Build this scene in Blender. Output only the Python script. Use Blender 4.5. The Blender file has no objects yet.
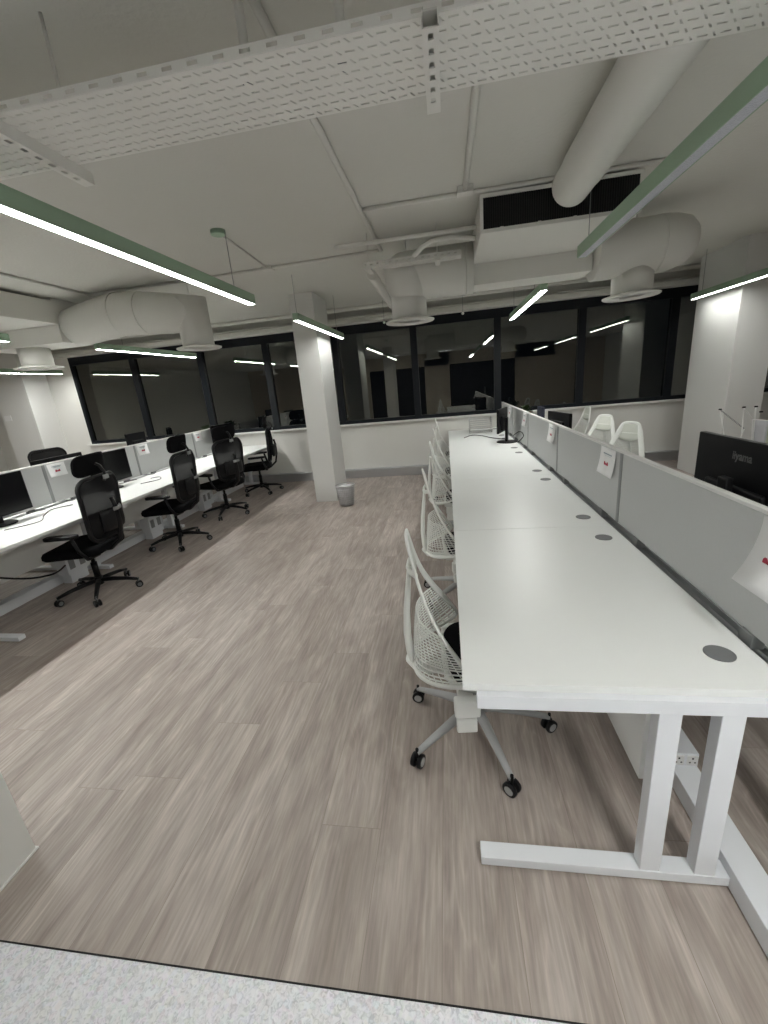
import bpy, math, random
from mathutils import Vector, Matrix
random.seed(7)
C = bpy.context.scene.collection
PI = math.pi

# ------------------------------------------------------------------ materials
def mat(name, col, rough=0.5, metal=0.0, spec=0.5, emit=None, es=0.0, bump=0.0, bscale=200.0, vary=0.0, vscale=3.0, alpha=1.0):
    m = bpy.data.materials.new(name); m.use_nodes = True
    nt = m.node_tree; b = nt.nodes['Principled BSDF']
    b.inputs['Base Color'].default_value = (*col, 1); b.inputs['Roughness'].default_value = rough
    b.inputs['Metallic'].default_value = metal; b.inputs['Specular IOR Level'].default_value = spec
    if emit:
        b.inputs['Emission Color'].default_value = (*emit, 1); b.inputs['Emission Strength'].default_value = es
    tc = nt.nodes.new('ShaderNodeTexCoord')
    if vary:
        n = nt.nodes.new('ShaderNodeTexNoise'); n.inputs['Scale'].default_value = vscale; n.inputs['Detail'].default_value = 4
        mx = nt.nodes.new('ShaderNodeMix'); mx.data_type = 'RGBA'
        mx.inputs['A'].default_value = (*[c*(1-vary) for c in col], 1); mx.inputs['B'].default_value = (*[min(1, c*(1+vary)) for c in col], 1)
        nt.links.new(tc.outputs['Object'], n.inputs['Vector']); nt.links.new(n.outputs['Fac'], mx.inputs['Factor'])
        nt.links.new(mx.outputs['Result'], b.inputs['Base Color'])
    if bump:
        n2 = nt.nodes.new('ShaderNodeTexNoise'); n2.inputs['Scale'].default_value = bscale; n2.inputs['Detail'].default_value = 3
        bp = nt.nodes.new('ShaderNodeBump'); bp.inputs['Strength'].default_value = bump; bp.inputs['Distance'].default_value = 0.01
        nt.links.new(tc.outputs['Object'], n2.inputs['Vector']); nt.links.new(n2.outputs['Fac'], bp.inputs['Height'])
        nt.links.new(bp.outputs['Normal'], b.inputs['Normal'])
    if alpha < 1: b.inputs['Alpha'].default_value = alpha
    return m

M = {}
M['ceiling'] = mat('ceiling_paint', (.66, .655, .61), .85, bump=.25, bscale=45, vary=.03, vscale=2)
M['wall'] = mat('wall_paint', (.70, .695, .66), .75, bump=.05, bscale=90, vary=.02)
M['pillar'] = mat('pillar_paint', (.70, .70, .68), .6, bump=.05, bscale=90)
M['backwall'] = mat('warm_wall_paint', (.50, .44, .36), .8, vary=.04)
M['laminate'] = mat('white_laminate', (.85, .865, .85), .38, vary=.01, vscale=1.5)
M['laminate_edge'] = mat('laminate_edge', (.70, .71, .70), .45)
M['wmetal'] = mat('white_powder_coat', (.78, .80, .83), .42, bump=.03, bscale=400)
M['duct'] = mat('duct_paint', (.70, .695, .655), .6, vary=.02)
M['fabric'] = mat('screen_fabric', (.55, .56, .56), .9, bump=.25, bscale=500, vary=.03, vscale=120)
M['trim'] = mat('pale_trim', (.74, .74, .72), .5)
M['greyplast'] = mat('grey_plastic', (.17, .175, .18), .5)
M['midgrey'] = mat('mid_grey_plastic', (.27, .28, .28), .42)
M['alu'] = mat('aluminium', (.55, .56, .58), .28, metal=.85)
M['frame'] = mat('dark_window_frame', (.006, .008, .011), .5, spec=.25)
M['black'] = mat('black_plastic', (.006, .006, .007), .42, spec=.25)
M['blackfab'] = mat('black_fabric', (.006, .006, .007), .95, spec=.1, bump=.3, bscale=350)
M['screen'] = mat('screen_glass', (.003, .003, .004), .2, spec=.3)
M['monback'] = mat('monitor_back', (.004, .004, .005), .4, spec=.2)
M['sage'] = mat('sage_metal', (.33, .46, .335), .5)
M['lit'] = mat('lit_diffuser', (.9, .9, .9), .5, emit=(1, 1.0, .965), es=78)
M['lit_dim'] = mat('dimmed_diffuser', (.9, .9, .9), .5, emit=(1, 1.0, .965), es=30)
M['lit_full'] = mat('full_power_diffuser', (.9, .9, .9), .5, emit=(1, 1.0, .965), es=130)
M['wmetal_tray'] = mat('tray_paint', (.80, .795, .755), .5)
M['coollit'] = mat('cool_lit_diffuser', (.9, .9, .9), .5, emit=(.90, .94, 1.0), es=1.6)
M['unlit'] = mat('unlit_prism_diffuser', (.56, .58, .64), .3, bump=.6, bscale=160, vary=.2, vscale=90)
M['paper'] = mat('paper', (.80, .80, .80), .8)
M['ink'] = mat('red_ink', (.42, .035, .07), .8)
M['inkgrey'] = mat('grey_ink', (.30, .36, .40), .8)
M['chairwhite'] = mat('white_chair_plastic', (.82, .835, .80), .4)
M['chairgrey'] = mat('grey_chair_metal', (.42, .43, .43), .4)
M['skin'] = mat('translucent_web', (.62, .64, .58), .5)
M['caster'] = mat('caster_rubber', (.008, .008, .009), .4, spec=.3)
M['wire'] = mat('wire_metal', (.5, .5, .5), .3, metal=.8)
M['dark'] = mat('near_black', (.006, .006, .006), .7)
M['leaf'] = mat('leaf_green', (.030, .055, .020), .5, vary=.3, vscale=20)
M['leafpale'] = mat('leaf_pale', (.45, .5, .38), .5)
M['pot'] = mat('terracotta', (.33, .13, .05), .7)
M['logo'] = mat('logo_silver', (.10, .10, .10), .4)
M['navy'] = mat('navy_cover', (.02, .022, .04), .6)
M['cloth'] = mat('green_grey_cloth', (.34, .37, .27), .85, vary=.15, vscale=9)
M['silver'] = mat('silver_cloth', (.5, .5, .53), .6, vary=.12, vscale=9)
M['door'] = mat('door_veneer', (.17, .13, .10), .5, vary=.06, vscale=5)
M['bag'] = mat('bin_liner', (.62, .62, .64), .35, vary=.25, vscale=25, bump=.5, bscale=25)
M['mesh'] = mat('chair_mesh', (.008, .008, .009), .8, spec=.1, alpha=.965)

def wood():
    m = bpy.data.materials.new('oak_plank_vinyl'); m.use_nodes = True
    nt = m.node_tree; N = nt.nodes; L = nt.links; b = N['Principled BSDF']
    tc = N.new('ShaderNodeTexCoord'); mp = N.new('ShaderNodeMapping')
    mp.inputs['Rotation'].default_value = (0, 0, PI/2); mp.inputs['Location'].default_value = (.32, .08, 0)
    L.new(tc.outputs['Object'], mp.inputs['Vector'])
    W_, L_ = .232, 1.52
    def mth(op, a, b=None, c=None):
        n = N.new('ShaderNodeMath'); n.operation = op
        for k, v in enumerate((a, b, c)):
            if v is None: continue
            if isinstance(v, (int, float)): n.inputs[k].default_value = v
            else: L.new(v, n.inputs[k])
        return n.outputs[0]
    sp = N.new('ShaderNodeSeparateXYZ'); L.new(mp.outputs['Vector'], sp.inputs[0])
    along, across = sp.outputs[0], sp.outputs[1]
    row = mth('FLOOR', mth('DIVIDE', across, W_)); fy = mth('FRACT', mth('DIVIDE', across, W_))
    wn = N.new('ShaderNodeTexWhiteNoise'); wn.noise_dimensions = '1D'; L.new(row, wn.inputs['W'])
    al = mth('ADD', mth('DIVIDE', along, L_), mth('MULTIPLY', wn.outputs['Value'], 7.0))
    pl_ = mth('FLOOR', al); fx = mth('FRACT', al)
    cb = N.new('ShaderNodeCombineXYZ'); L.new(row, cb.inputs[0]); L.new(pl_, cb.inputs[1])
    wid = N.new('ShaderNodeTexWhiteNoise'); wid.noise_dimensions = '3D'; L.new(cb.outputs[0], wid.inputs['Vector'])
    dy = mth('MULTIPLY', mth('MINIMUM', fy, mth('SUBTRACT', 1.0, fy)), W_); dx = mth('MULTIPLY', mth('MINIMUM', fx, mth('SUBTRACT', 1.0, fx)), L_)
    seam = mth('LESS_THAN', mth('MINIMUM', dy, dx), .0008)
    sh = N.new('ShaderNodeVectorMath'); sh.operation = 'MULTIPLY_ADD'
    L.new(wid.outputs['Color'], sh.inputs[0]); sh.inputs[1].default_value = (23.7, 17.3, 5.1); L.new(mp.outputs['Vector'], sh.inputs[2])
    def noise(scale, sc_, det, dist=0.0, rough=.5):
        st = N.new('ShaderNodeMapping'); st.inputs['Scale'].default_value = scale; L.new(sh.outputs[0], st.inputs['Vector'])
        n = N.new('ShaderNodeTexNoise'); n.inputs['Scale'].default_value = sc_; n.inputs['Detail'].default_value = det; n.inputs['Distortion'].default_value = dist; n.inputs['Roughness'].default_value = rough
        L.new(st.outputs['Vector'], n.inputs['Vector']); return n
    n1 = noise((1.5, 7.5, 1), 1.5, 5, .5, .6)
    n2 = noise((4, 70, 1), 1.3, 5)
    n3 = noise((.95, 5.0, 1), 1.0, 2.0, .15, .42)
    pp = mth('PINGPONG', mth('MULTIPLY', n3.outputs['Fac'], 34.0), 1.0)
    pw = N.new('ShaderNodeMath'); pw.operation = 'POWER'; pw.inputs[1].default_value = 3.5; L.new(pp, pw.inputs[0])
    n4 = noise((1.2, 4.0, 1), 1.3, 2)
    r4 = N.new('ShaderNodeMapRange'); r4.inputs['From Min'].default_value = .42; r4.inputs['From Max'].default_value = .62; L.new(n4.outputs['Fac'], r4.inputs['Value'])
    lines = mth('MULTIPLY', pw.outputs[0], r4.outputs['Result'])
    def mix(fac, a, bb, t='MIX', f=None):
        x = N.new('ShaderNodeMix'); x.data_type = 'RGBA'; x.blend_type = t
        if f is not None: x.inputs['Factor'].default_value = f
        else: L.new(fac, x.inputs['Factor'])
        for nm, v in (('A', a), ('B', bb)):
            if isinstance(v, tuple): x.inputs[nm].default_value = (*v, 1)
            else: L.new(v, x.inputs[nm])
        return x.outputs['Result']
    r1 = N.new('ShaderNodeMapRange'); r1.inputs['From Min'].default_value = .3; r1.inputs['From Max'].default_value = .7; L.new(n1.outputs['Fac'], r1.inputs['Value'])
    base = mix(r1.outputs['Result'], (.305, .255, .226), (.480, .428, .389))
    pl = mix(wid.outputs['Value'], (.90, .89, .885), (1.07, 1.07, 1.07))
    c1 = mix(None, base, pl, 'MULTIPLY', 1)
    r2 = N.new('ShaderNodeMapRange'); r2.inputs['From Min'].default_value = .35; r2.inputs['From Max'].default_value = .65
    r2.inputs['To Min'].default_value = .86; r2.inputs['To Max'].default_value = 1.10; L.new(n2.outputs['Fac'], r2.inputs['Value'])
    c2 = mix(None, c1, r2.outputs['Result'], 'MULTIPLY', 1)
    r3 = N.new('ShaderNodeMapRange'); r3.inputs['To Min'].default_value = .985; r3.inputs['To Max'].default_value = 1.20; L.new(lines, r3.inputs['Value'])
    c3 = mix(None, c2, r3.outputs['Result'], 'MULTIPLY', 1)
    c4 = mix(seam, c3, (.25, .21, .18))
    L.new(c4, b.inputs['Base Color']); b.inputs['Roughness'].default_value = .46; b.inputs['Specular IOR Level'].default_value = .4
    bp = N.new('ShaderNodeBump'); bp.inputs['Strength'].default_value = .12; bp.inputs['Distance'].default_value = .004
    L.new(n2.outputs['Fac'], bp.inputs['Height']); L.new(bp.outputs['Normal'], b.inputs['Normal'])
    return m
M['wood'] = wood()

def speckle():
    m = bpy.data.materials.new('pale_speckled_vinyl'); m.use_nodes = True
    nt = m.node_tree; N = nt.nodes; L = nt.links; b = N['Principled BSDF']
    tc = N.new('ShaderNodeTexCoord')
    v = N.new('ShaderNodeTexVoronoi'); v.inputs['Scale'].default_value = 62; L.new(tc.outputs['Object'], v.inputs['Vector'])
    n = N.new('ShaderNodeTexNoise'); n.inputs['Scale'].default_value = 75; n.inputs['Detail'].default_value = 3; n.inputs['Distortion'].default_value = 1.5; L.new(tc.outputs['Object'], n.inputs['Vector'])
    r = N.new('ShaderNodeValToRGB'); e = r.color_ramp.elements
    e[0].position = .30; e[0].color = (.56, .57, .63, 1); e[1].position = .52; e[1].color = (.80, .81, .87, 1)
    e.new(.44).color = (.71, .72, .78, 1); e.new(.70).color = (.87, .88, .93, 1)
    L.new(n.outputs['Fac'], r.inputs['Fac'])
    mx = N.new('ShaderNodeMix'); mx.data_type = 'RGBA'; mx.inputs['Factor'].default_value = .07
    L.new(r.outputs['Color'], mx.inputs['A']); L.new(v.outputs['Color'], mx.inputs['B']); 
    hs = N.new('ShaderNodeHueSaturation'); hs.inputs['Saturation'].default_value = .6; L.new(mx.outputs['Result'], hs.inputs['Color'])
    L.new(hs.outputs['Color'], b.inputs['Base Color']); b.inputs['Roughness'].default_value = .6
    return m
M['speckle'] = speckle()

def pane():
    m = bpy.data.materials.new('window_glass'); m.use_nodes = True
    nt = m.node_tree; N = nt.nodes; L = nt.links; N.clear()
    o = N.new('ShaderNodeOutputMaterial'); g = N.new('ShaderNodeBsdfGlossy'); t = N.new('ShaderNodeBsdfTransparent'); mx = N.new('ShaderNodeMixShader')
    g.inputs['Roughness'].default_value = .012; g.inputs['Color'].default_value = (.93, .92, .86, 1); t.inputs['Color'].default_value = (.6, .63, .62, 1)
    f = N.new('ShaderNodeFresnel'); f.inputs['IOR'].default_value = 1.5
    a = N.new('ShaderNodeMath'); a.operation = 'ADD'; a.inputs[1].default_value = .085; L.new(f.outputs[0], a.inputs[0])
    L.new(a.outputs[0], mx.inputs[0]); L.new(t.outputs[0], mx.inputs[1]); L.new(g.outputs[0], mx.inputs[2]); L.new(mx.outputs[0], o.inputs['Surface'])
    return m
M['pane'] = pane()

# ------------------------------------------------------------------ mesh builder
class MB:
    def __init__(s): s.v = []; s.f = []; s.sm = []
    def add(s, vs, fs, smooth=False):
        n = len(s.v); s.v += [tuple(v) for v in vs]; s.f += [tuple(i+n for i in f) for f in fs]; s.sm += [smooth]*len(fs); return s
    def box(s, x0, x1, y0, y1, z0, z1, mtx=None):
        vs = [Vector((x, y, z)) for z in (z0, z1) for y in (y0, y1) for x in (x0, x1)]
        if mtx: vs = [mtx @ v for v in vs]
        return s.add(vs, [(0,2,3,1),(4,5,7,6),(0,1,5,4),(2,6,7,3),(0,4,6,2),(1,3,7,5)])
    def sweep(s, path, ra, rb=None, ref=(0,0,1), n=10, closed=False, smooth=True):
        path = [Vector(p) for p in path]; rb = rb or ra; N = len(path); rings = []
        ras = ra if isinstance(ra, (list, tuple)) else [ra]*N; rbs = rb if isinstance(rb, (list, tuple)) else [rb]*N
        ref = Vector(ref)
        for i, p in enumerate(path):
            if closed: d = path[(i+1) % N]-path[i-1]
            else: d = path[min(i+1, N-1)]-path[max(i-1, 0)]
            d.normalize()
            r = ref - d*ref.dot(d)
            if r.length < .05:
                alt = Vector((1,0,0)) if abs(d.x) < .8 else Vector((0,1,0)); r = alt - d*alt.dot(d)
            r.normalize(); a = d.cross(r)
            rings.append([p + a*ras[i]*math.cos(2*PI*k/n) + r*rbs[i]*math.sin(2*PI*k/n) for k in range(n)])
        vs = [v for rg in rings for v in rg]; fs = []
        for i in range(N if closed else N-1):
            j = (i+1) % N
            for k in range(n): fs.append((i*n+k, i*n+(k+1) % n, j*n+(k+1) % n, j*n+k))
        s.add(vs, fs, smooth)
        if not closed:
            b = len(s.v)-len(vs)
            s.f.append(tuple(b+k for k in range(n))[::-1]); s.f.append(tuple(b+(N-1)*n+k for k in range(n))); s.sm += [False, False]
        return s
    def cyl(s, p0, p1, r, n=16, r1=None):
        return s.sweep([p0, p1], [r, r if r1 is None else r1], [r, r if r1 is None else r1], n=n)
    def lathe(s, prof, c=(0,0,0), n=28, axis='z', caps=True):
        vs = []
        for r, h in prof:
            for k in range(n):
                a = 2*PI*k/n; x, y = r*math.cos(a), r*math.sin(a)
                vs.append((c[0]+x, c[1]+y, c[2]+h) if axis == 'z' else ((c[0]+h, c[1]+x, c[2]+y) if axis == 'x' else (c[0]+x, c[1]+h, c[2]+y)))
        fs = [(i*n+k, i*n+(k+1) % n, (i+1)*n+(k+1) % n, (i+1)*n+k) for i in range(len(prof)-1) for k in range(n)]
        s.add(vs, fs, True)
        if caps:
            b = len(s.v)-len(vs); s.f.append(tuple(b+k for k in range(n))[::-1]); s.f.append(tuple(b+(len(prof)-1)*n+k for k in range(n))); s.sm += [False, False]
        return s
    def prism(s, poly, h0, h1, axis='z', smooth=False):
        n = len(poly); P = {'z': lambda a, b, h: (a, b, h), 'x': lambda a, b, h: (h, a, b), 'y': lambda a, b, h: (a, h, b)}[axis]
        vs = [P(a, b, h0) for a, b in poly]+[P(a, b, h1) for a, b in poly]
        s.add(vs, [(k, (k+1) % n, n+(k+1) % n, n+k) for k in range(n)], smooth)
        b = len(s.v)-2*n; s.f += [tuple(b+k for k in range(n))[::-1], tuple(b+n+k for k in range(n))]; s.sm += [False]*2
        return s
    def build(s, name, m, parent=None, bevel=0, loc=None, sub=0):
        me = bpy.data.meshes.new(name)
        off = Vector(loc) if loc else Vector((0,0,0))
        me.from_pydata([Vector(v)-off for v in s.v], [], s.f); me.update()
        import bmesh
        bm = bmesh.new(); bm.from_mesh(me); bmesh.ops.recalc_face_normals(bm, faces=bm.faces); bm.to_mesh(me); bm.free()
        me.polygons.foreach_set('use_smooth', s.sm)
        me.materials.append(M[m] if isinstance(m, str) else m)
        o = bpy.data.objects.new(name, me); C.objects.link(o); o.location = off
        if parent: o.parent = parent
        if bevel:
            md = o.modifiers.new('bevel', 'BEVEL'); md.width = bevel; md.segments = 2; md.limit_method = 'ANGLE'
        if sub:
            md = o.modifiers.new('sub', 'SUBSURF'); md.levels = sub; md.render_levels = sub
        return o

def thing(name, label, cat, loc=(0,0,0), rz=0, group=None):
    o = bpy.data.objects.new(name, None); C.objects.link(o); o.empty_display_size = .1
    o.location = loc; o.rotation_euler = (0, 0, rz); return tag(o, label, cat, group)
def tag(o, label, cat, group=None):
    o['label'] = label; o['category'] = cat
    if group: o['group'] = group
    return o
def struct(name, mb, m, bevel=0, label=None):
    o = mb.build(name, m, None, bevel); o['kind'] = 'structure'
    if label: o['label'] = label
    return o
def kids(o): return [c for c in bpy.data.objects if c.parent == o]
def dup(root, loc, rz, label):
    ch = kids(root); r = root.copy(); C.objects.link(r); r.location = loc; r.rotation_euler = (0, 0, rz); r['label'] = label
    for c in ch:
        g = kids(c); d = c.copy(); C.objects.link(d); d.parent = r
        for e in g:
            q = e.copy(); C.objects.link(q); q.parent = d
    return r

# ------------------------------------------------------------------ camera
Rw = ((0.98186, 0, 0),)
yaw, pitch, roll, F, H = math.radians(-9.54276921), math.radians(16.92352333), math.radians(-5.25588862), 417.377, 1.6
cy, sy = math.cos(yaw), math.sin(yaw)
fw = Vector((sy*math.cos(pitch), cy*math.cos(pitch), -math.sin(pitch))); rt = Vector((cy, -sy, 0)); up = rt.cross(fw)
r2 = rt*math.cos(roll)+up*math.sin(roll); u2 = -rt*math.sin(roll)+up*math.cos(roll)
cam = bpy.data.cameras.new('camera'); co = bpy.data.objects.new('camera', cam); C.objects.link(co)
cam.sensor_fit = 'HORIZONTAL'; cam.sensor_width = 36; cam.lens = 36*F/768; cam.clip_start = .02
mx = Matrix((r2, u2, -fw)).transposed().to_4x4(); mx.translation = (0, 0, H); co.matrix_world = mx
bpy.context.scene.camera = co

# ------------------------------------------------------------------ room
XL, XR, YB, YW = -9.2, 6.6, -4.6, 7.5
ZC, ZC2 = 2.73, 2.83
struct('floor', MB().box(XL, XR, .683, YW+.2, -.1, 0), 'wood')
struct('floor_entry', MB().box(XL, XR, YB, .679, -.1, 0), 'speckle', label='pale grey speckled vinyl floor at the entrance')
struct('trim_1', MB().box(XL, XR, .679, .683, -.1, .002), 'dark', label='thin dark joint strip between the two floors')
struct('ceiling', MB().box(XL, XR, YB, 5.2, ZC, ZC+.25), 'ceiling')
struct('ceiling', MB().box(XL, XR, 5.2, YW+.2, ZC2, ZC+.25), 'ceiling')
struct('wall_left', MB().box(XL-.15, XL, YB, YW+.2, 0, ZC2), 'wall')
struct('wall_right', MB().box(XR, XR+.15, YB, YW+.2, 0, ZC2), 'wall')
struct('wall_near', MB().box(XL, -3.4, YB-.15, YB, 0, ZC).box(-.9, .2, YB-.15, YB, 0, ZC).box(3.0, XR, YB-.15, YB, 0, ZC).box(-3.4, XR-2, YB-.15, YB, 2.2, ZC), 'backwall')
struct('door_1', MB().box(-3.4, -.9, YB-.16, YB-.1, 0, 2.2), 'dark', label='dark doorway behind the viewer')
struct('door_2', MB().box(.2, 3.0, YB-.16, YB-.1, 0, 2.2), 'dark', label='second dark doorway behind the viewer')
struct('door_3', MB().box(-6.6, -5.5, YB, YB+.04, 0, 2.1), 'door', label='brown veneer door behind the viewer')
# window wall
ZS, ZH = .97, 2.62
xs = [-7.05, -5.74, -4.38, -3.12, -1.85, -.50, .86, 2.16, 3.49, 4.80, 6.10, 6.6]
struct('wall_far', MB().box(XL, XR, YW, YW+.2, 0, ZS-.03).box(XL, XR, YW, YW+.2, ZH, ZC2).box(XL, xs[0], YW, YW+.2, ZS-.03, ZH), 'wall')
struct('trim_2', MB().box(xs[0]-.05, XR, YW-.07, YW+.04, ZS-.03, ZS), 'trim', .004, 'white window sill ledge')
for i in range(len(xs)-1):
    a, b = xs[i], xs[i+1]
    mb = MB(); t = .055; y0, y1 = YW+.0, YW+.09
    mb.box(a, a+t, y0, y1, ZS, ZH).box(b-t, b, y0, y1, ZS, ZH).box(a+t, b-t, y0, y1, ZS, ZS+.06).box(a+t, b-t, y0, y1, ZH-.16, ZH)
    w = struct('window_%d' % (i+1), mb, 'frame')
    MB().box(a+t, b-t, YW+.045, YW+.05, ZS+.06, ZH-.16).build('glass', 'pane', w)
# blind housing and pipes along the window head
struct('trim_3', MB().box(XL, XR, 7.28, 7.5, 2.60, 2.66), 'duct', .004, 'white blind housing along the window head')
tag(MB().cyl((XL, 7.20, ZC2-.03), (XR, 7.20, ZC2-.03), .03).build('heating_pipe', 'duct'), 'thick white pipe running just under the ceiling above the windows', 'pipe')
tag(MB().cyl((XL, 7.32, 2.682), (XR, 7.32, 2.682), .022).build('heating_pipe', 'duct'), 'thin white pipe resting on the blind housing above the windows', 'pipe')
# skirting trunking
struct('baseboard_far', MB().box(XL, XR, 7.38, 7.5, 0, .15), 'alu', .006, 'grey metal skirting trunking below the windows')
# pillars
def pillar(n, x0, x1, y0, y1, label):
    struct('trim_%d' % n, MB().box(x0, x1, y0, y1, 0, ZC2+.02), 'pillar', .004, label)
pillar(4, -1.99, -1.665, 5.84, 6.50, 'white square pillar by the bin')
pillar(5, 3.40, 3.80, 5.85, 6.78, 'white pillar right of the right desks')
pillar(6, -8.32, -7.62, 7.0, 7.5, 'white pillar in the far left corner')
struct('wall_near_left', MB().box(-1.95, -1.645, .2, .948, .006, ZC), 'wall', 0, 'pale wall end at the lower left')
struct('baseboard_near_left', MB().box(-1.96, -1.638, .19, .955, 0, .006), 'trim', 0, 'thin white strip under the wall end')
tag(MB().box(-8.27, -8.12, 6.993, 7.0, 1.56, 1.66).build('wall_notice', 'paper'), 'small white notice stuck on the far left pillar', 'notice')

# ------------------------------------------------------------------ ceiling services
def fixture(x, y0, y1, z, lit, label, near=.45, far=.20, rose=False, tray=False):
    t = thing('linear_light', label, 'ceiling light', (x, (y0+y1)/2, z), 0, 'sage green hanging linear lights')
    l = (y1-y0)/2; w = .029; h = .07
    MB().box(-w, -w+.004, -l, l, 0, h).box(w-.004, w, -l, l, 0, h).box(-w+.004, w-.004, -l, l, h-.004, h).box(-w+.004, w-.004, -l, -l+.004, 0, h-.004).box(-w+.004, w-.004, l-.004, l, 0, h-.004).build('housing', 'sage', t)
    MB().box(-w+.0045, w-.0045, -l+.0045, l-.0045, .001, .012).build('diffuser', ('unlit', 'lit', 'lit_dim', 'lit_full')[lit], t)
    for q in (-l+near, l-far):
        zz = (ZC2 if (y0+y1)/2+q > 5.2 else ZC)-z+.003
        if tray and q < 0: q = 1.50-(y0+y1)/2; zz = 2.4495-z
        MB().cyl((0, q, h-.002), (0, q, zz), .0025, 8).build('cable', 'midgrey', t)
    if rose: MB().lathe([(.045, -.03), (.05, -.027), (.05, 0)], (-.05, l-far, ZC-z)).build('ceiling_rose', 'sage', t)
    return t
FX = [(-1.48, 1.40, 3.46, 2.29, 2, 'lit green linear light at upper left, nearest the viewer', .45, .27, True, True),
      (-1.48, 4.48, 6.52, 2.30, 2, 'lit green linear light hanging beside the pillar with the bin', .06, .3),
      (.925, 1.27, 3.30, 2.285, 0, 'unlit green linear light with silvery diffuser at upper right', .45, .13, False, True),
      (.925, 4.41, 6.40, 2.29, 1, 'lit green linear light pointing at the middle windows over the desks'),
      (.925, -1.72, .35, 2.285, 3, 'green linear light behind the viewer above the desks'),
      (3.22, 4.50, 6.52, 2.30, 2, 'lit green linear light at the right edge beside the right pillar'),
      (3.22, 1.4, 3.45, 2.30, 2, 'green linear light out of view on the right'),
      (3.22, -1.7, .35, 2.30, 2, 'green linear light out of view at the near right'),
      (-4.07, 4.79, 6.86, 2.295, 3, 'lit green linear light above the left desks, in front of the brownish windows'),
      (-4.07, 1.66, 3.72, 2.295, 3, 'green linear light whose tip shows at the left edge under the box unit', .45, .62),
      (-4.07, -1.4, .65, 2.295, 3, 'green linear light out of view at the near left'),
      (-6.95, 5.14, 7.18, 2.30, 1, 'lit green linear light farthest left near the corner')]
for a in FX: fixture(*a)
for i, (x, y) in enumerate(((-2.2, -1.6), (0.0, -1.6), (2.2, -1.6), (-2.2, -3.4), (0.0, -3.4), (2.2, -3.4))):
    t = thing('ceiling_panel_light', 'square flat ceiling light over the entrance behind the viewer', 'ceiling light', (x, y, ZC-.03), 0, 'entrance ceiling lights')
    MB().box(-.30, .30, -.30, .30, .004, .03).build('panel_frame', 'trim', t); MB().box(-.28, .28, -.28, .28, 0, .004).build('panel_diffuser', 'coollit', t)
# light A canopy conduit
def pipe(pts, r, label, name='conduit', m='duct', cat='pipe'):
    return tag(MB().sweep(pts, r, n=10).build(name, m), label, cat)
pipe([(-1.54, 3.24, 2.72), (-1.58, 4.15, 2.72)], .010, 'thin conduit from the green rose to the cross pipe on the ceiling')
pipe([(-3.50, 2.2, 2.716), (-3.50, 4.18, 2.716)], .014, 'thin ceiling conduit above the left box unit')
pipe([(-3.50, 4.21, 2.717), (-2.0, 4.20, 2.717), (-.53, 4.12, 2.717)], .013, 'long thin ceiling conduit crossing behind the left light')
pipe([(-.512, 1.0, 2.714), (-.512, 3.16, 2.714), (-.505, 4.1, 2.714)], .016, 'straight ceiling conduit running down the middle from the perforated tray')
pipe([(-.495, 3.20, 2.717), (.17, 3.20, 2.717), (1.38, 3.18, 2.717)], .013, 'cross ceiling conduit in front of the black grille')
pipe([(.172, 1.0, 2.713), (.172, 3.17, 2.713)], .017, 'straight ceiling conduit ending at the junction box by the grille')
tag(MB().box(.12, .22, 3.10, 3.175, 2.69, 2.73).build('junction_box', 'duct', bevel=.004), 'small white junction box on the ceiling left of the grille', 'junction box')
tag(MB().box(-1.63, -1.53, 4.13, 4.22, 2.70, 2.73).build('junction_box', 'duct', bevel=.004), 'small white junction box on the ceiling above the bin pillar light', 'junction box')
pipe([(-.77, 3.47, 2.60), (.26, 3.47, 2.60)], .014, 'white pipe at ceiling left of the box unit, in front of the short tray')
pipe([(-.20, 3.58, 2.50), (-.13, 3.57, 2.55), (-.05, 3.56, 2.58), (.08, 3.56, 2.585), (.26, 3.57, 2.56)], .017, 'bent hose entering the left side of the box unit')
pipe([(-.62, 4.2, 2.56), (-.62, 5.75, 2.54)], .045, 'square-looking white channel running back towards the windows left of the duct', m='duct')
# big round pipe
mb = MB(); mb.lathe([(.108, .9), (.112, .92), (.112, 2.72), (.108, 2.76), (.108, 2.95), (.09, 2.99), (.05, 3.01)], (.765, .04, 2.60), 32, 'y')
tag(mb.build('round_duct', 'duct'), 'big round white pipe at the ceiling ending in front of the black grille', 'duct')

# cassette unit with grille
def ac_unit(x0, x1, y0, y1, label):
    t = thing('fan_coil_unit', label, 'air conditioner', ((x0+x1)/2, y0, 2.48))
    w = (x1-x0)/2; d = y1-y0; h = .22
    MB().box(-w, w, .012, d, 0, h-.001).build('casing', 'duct', t, bevel=.004)
    MB().box(-w, w, 0, .012, 0, .022).box(-w, w, 0, .012, h-.022, h-.001).box(-w, -w+.02, 0, .012, .022, h-.022).box(w-.02, w, 0, .012, .022, h-.022).build('grille_frame', 'duct', t)
    mb = MB(); mb.box(-w+.02, w-.02, .008, .0118, .022, h-.022)
    n = int((2*w-.04)/.014)
    for k in range(n):
        x = -w+.022+k*.014; mb.box(x, x+.004, -.001, .008, .024, h-.024)
    mb.build('grille', 'dark', t)
    mb = MB()
    for q in (-.36, -.12, .1, .34): mb.box(q*w*2-.01, q*w*2+.01, -.006, 0, .012, .024).box(q*w*2-.01, q*w*2+.01, -.006, 0, h-.024, h-.012)
    mb.build('clip', 'duct', t)
    for q in (-w+.06, w-.06):
        for yy in (.1, d-.1): MB().cyl((q, yy, h-.002), (q, yy, ZC-2.48), .006, 8).build('hanger', 'duct', t)
    return t
ac_unit(.265, 1.235, 3.2, 3.97, 'white box air unit with black front grille at upper centre')
ac_unit(-4.86, -3.885, 3.2, 4.15, 'white box air unit at the left edge of the ceiling')
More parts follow.
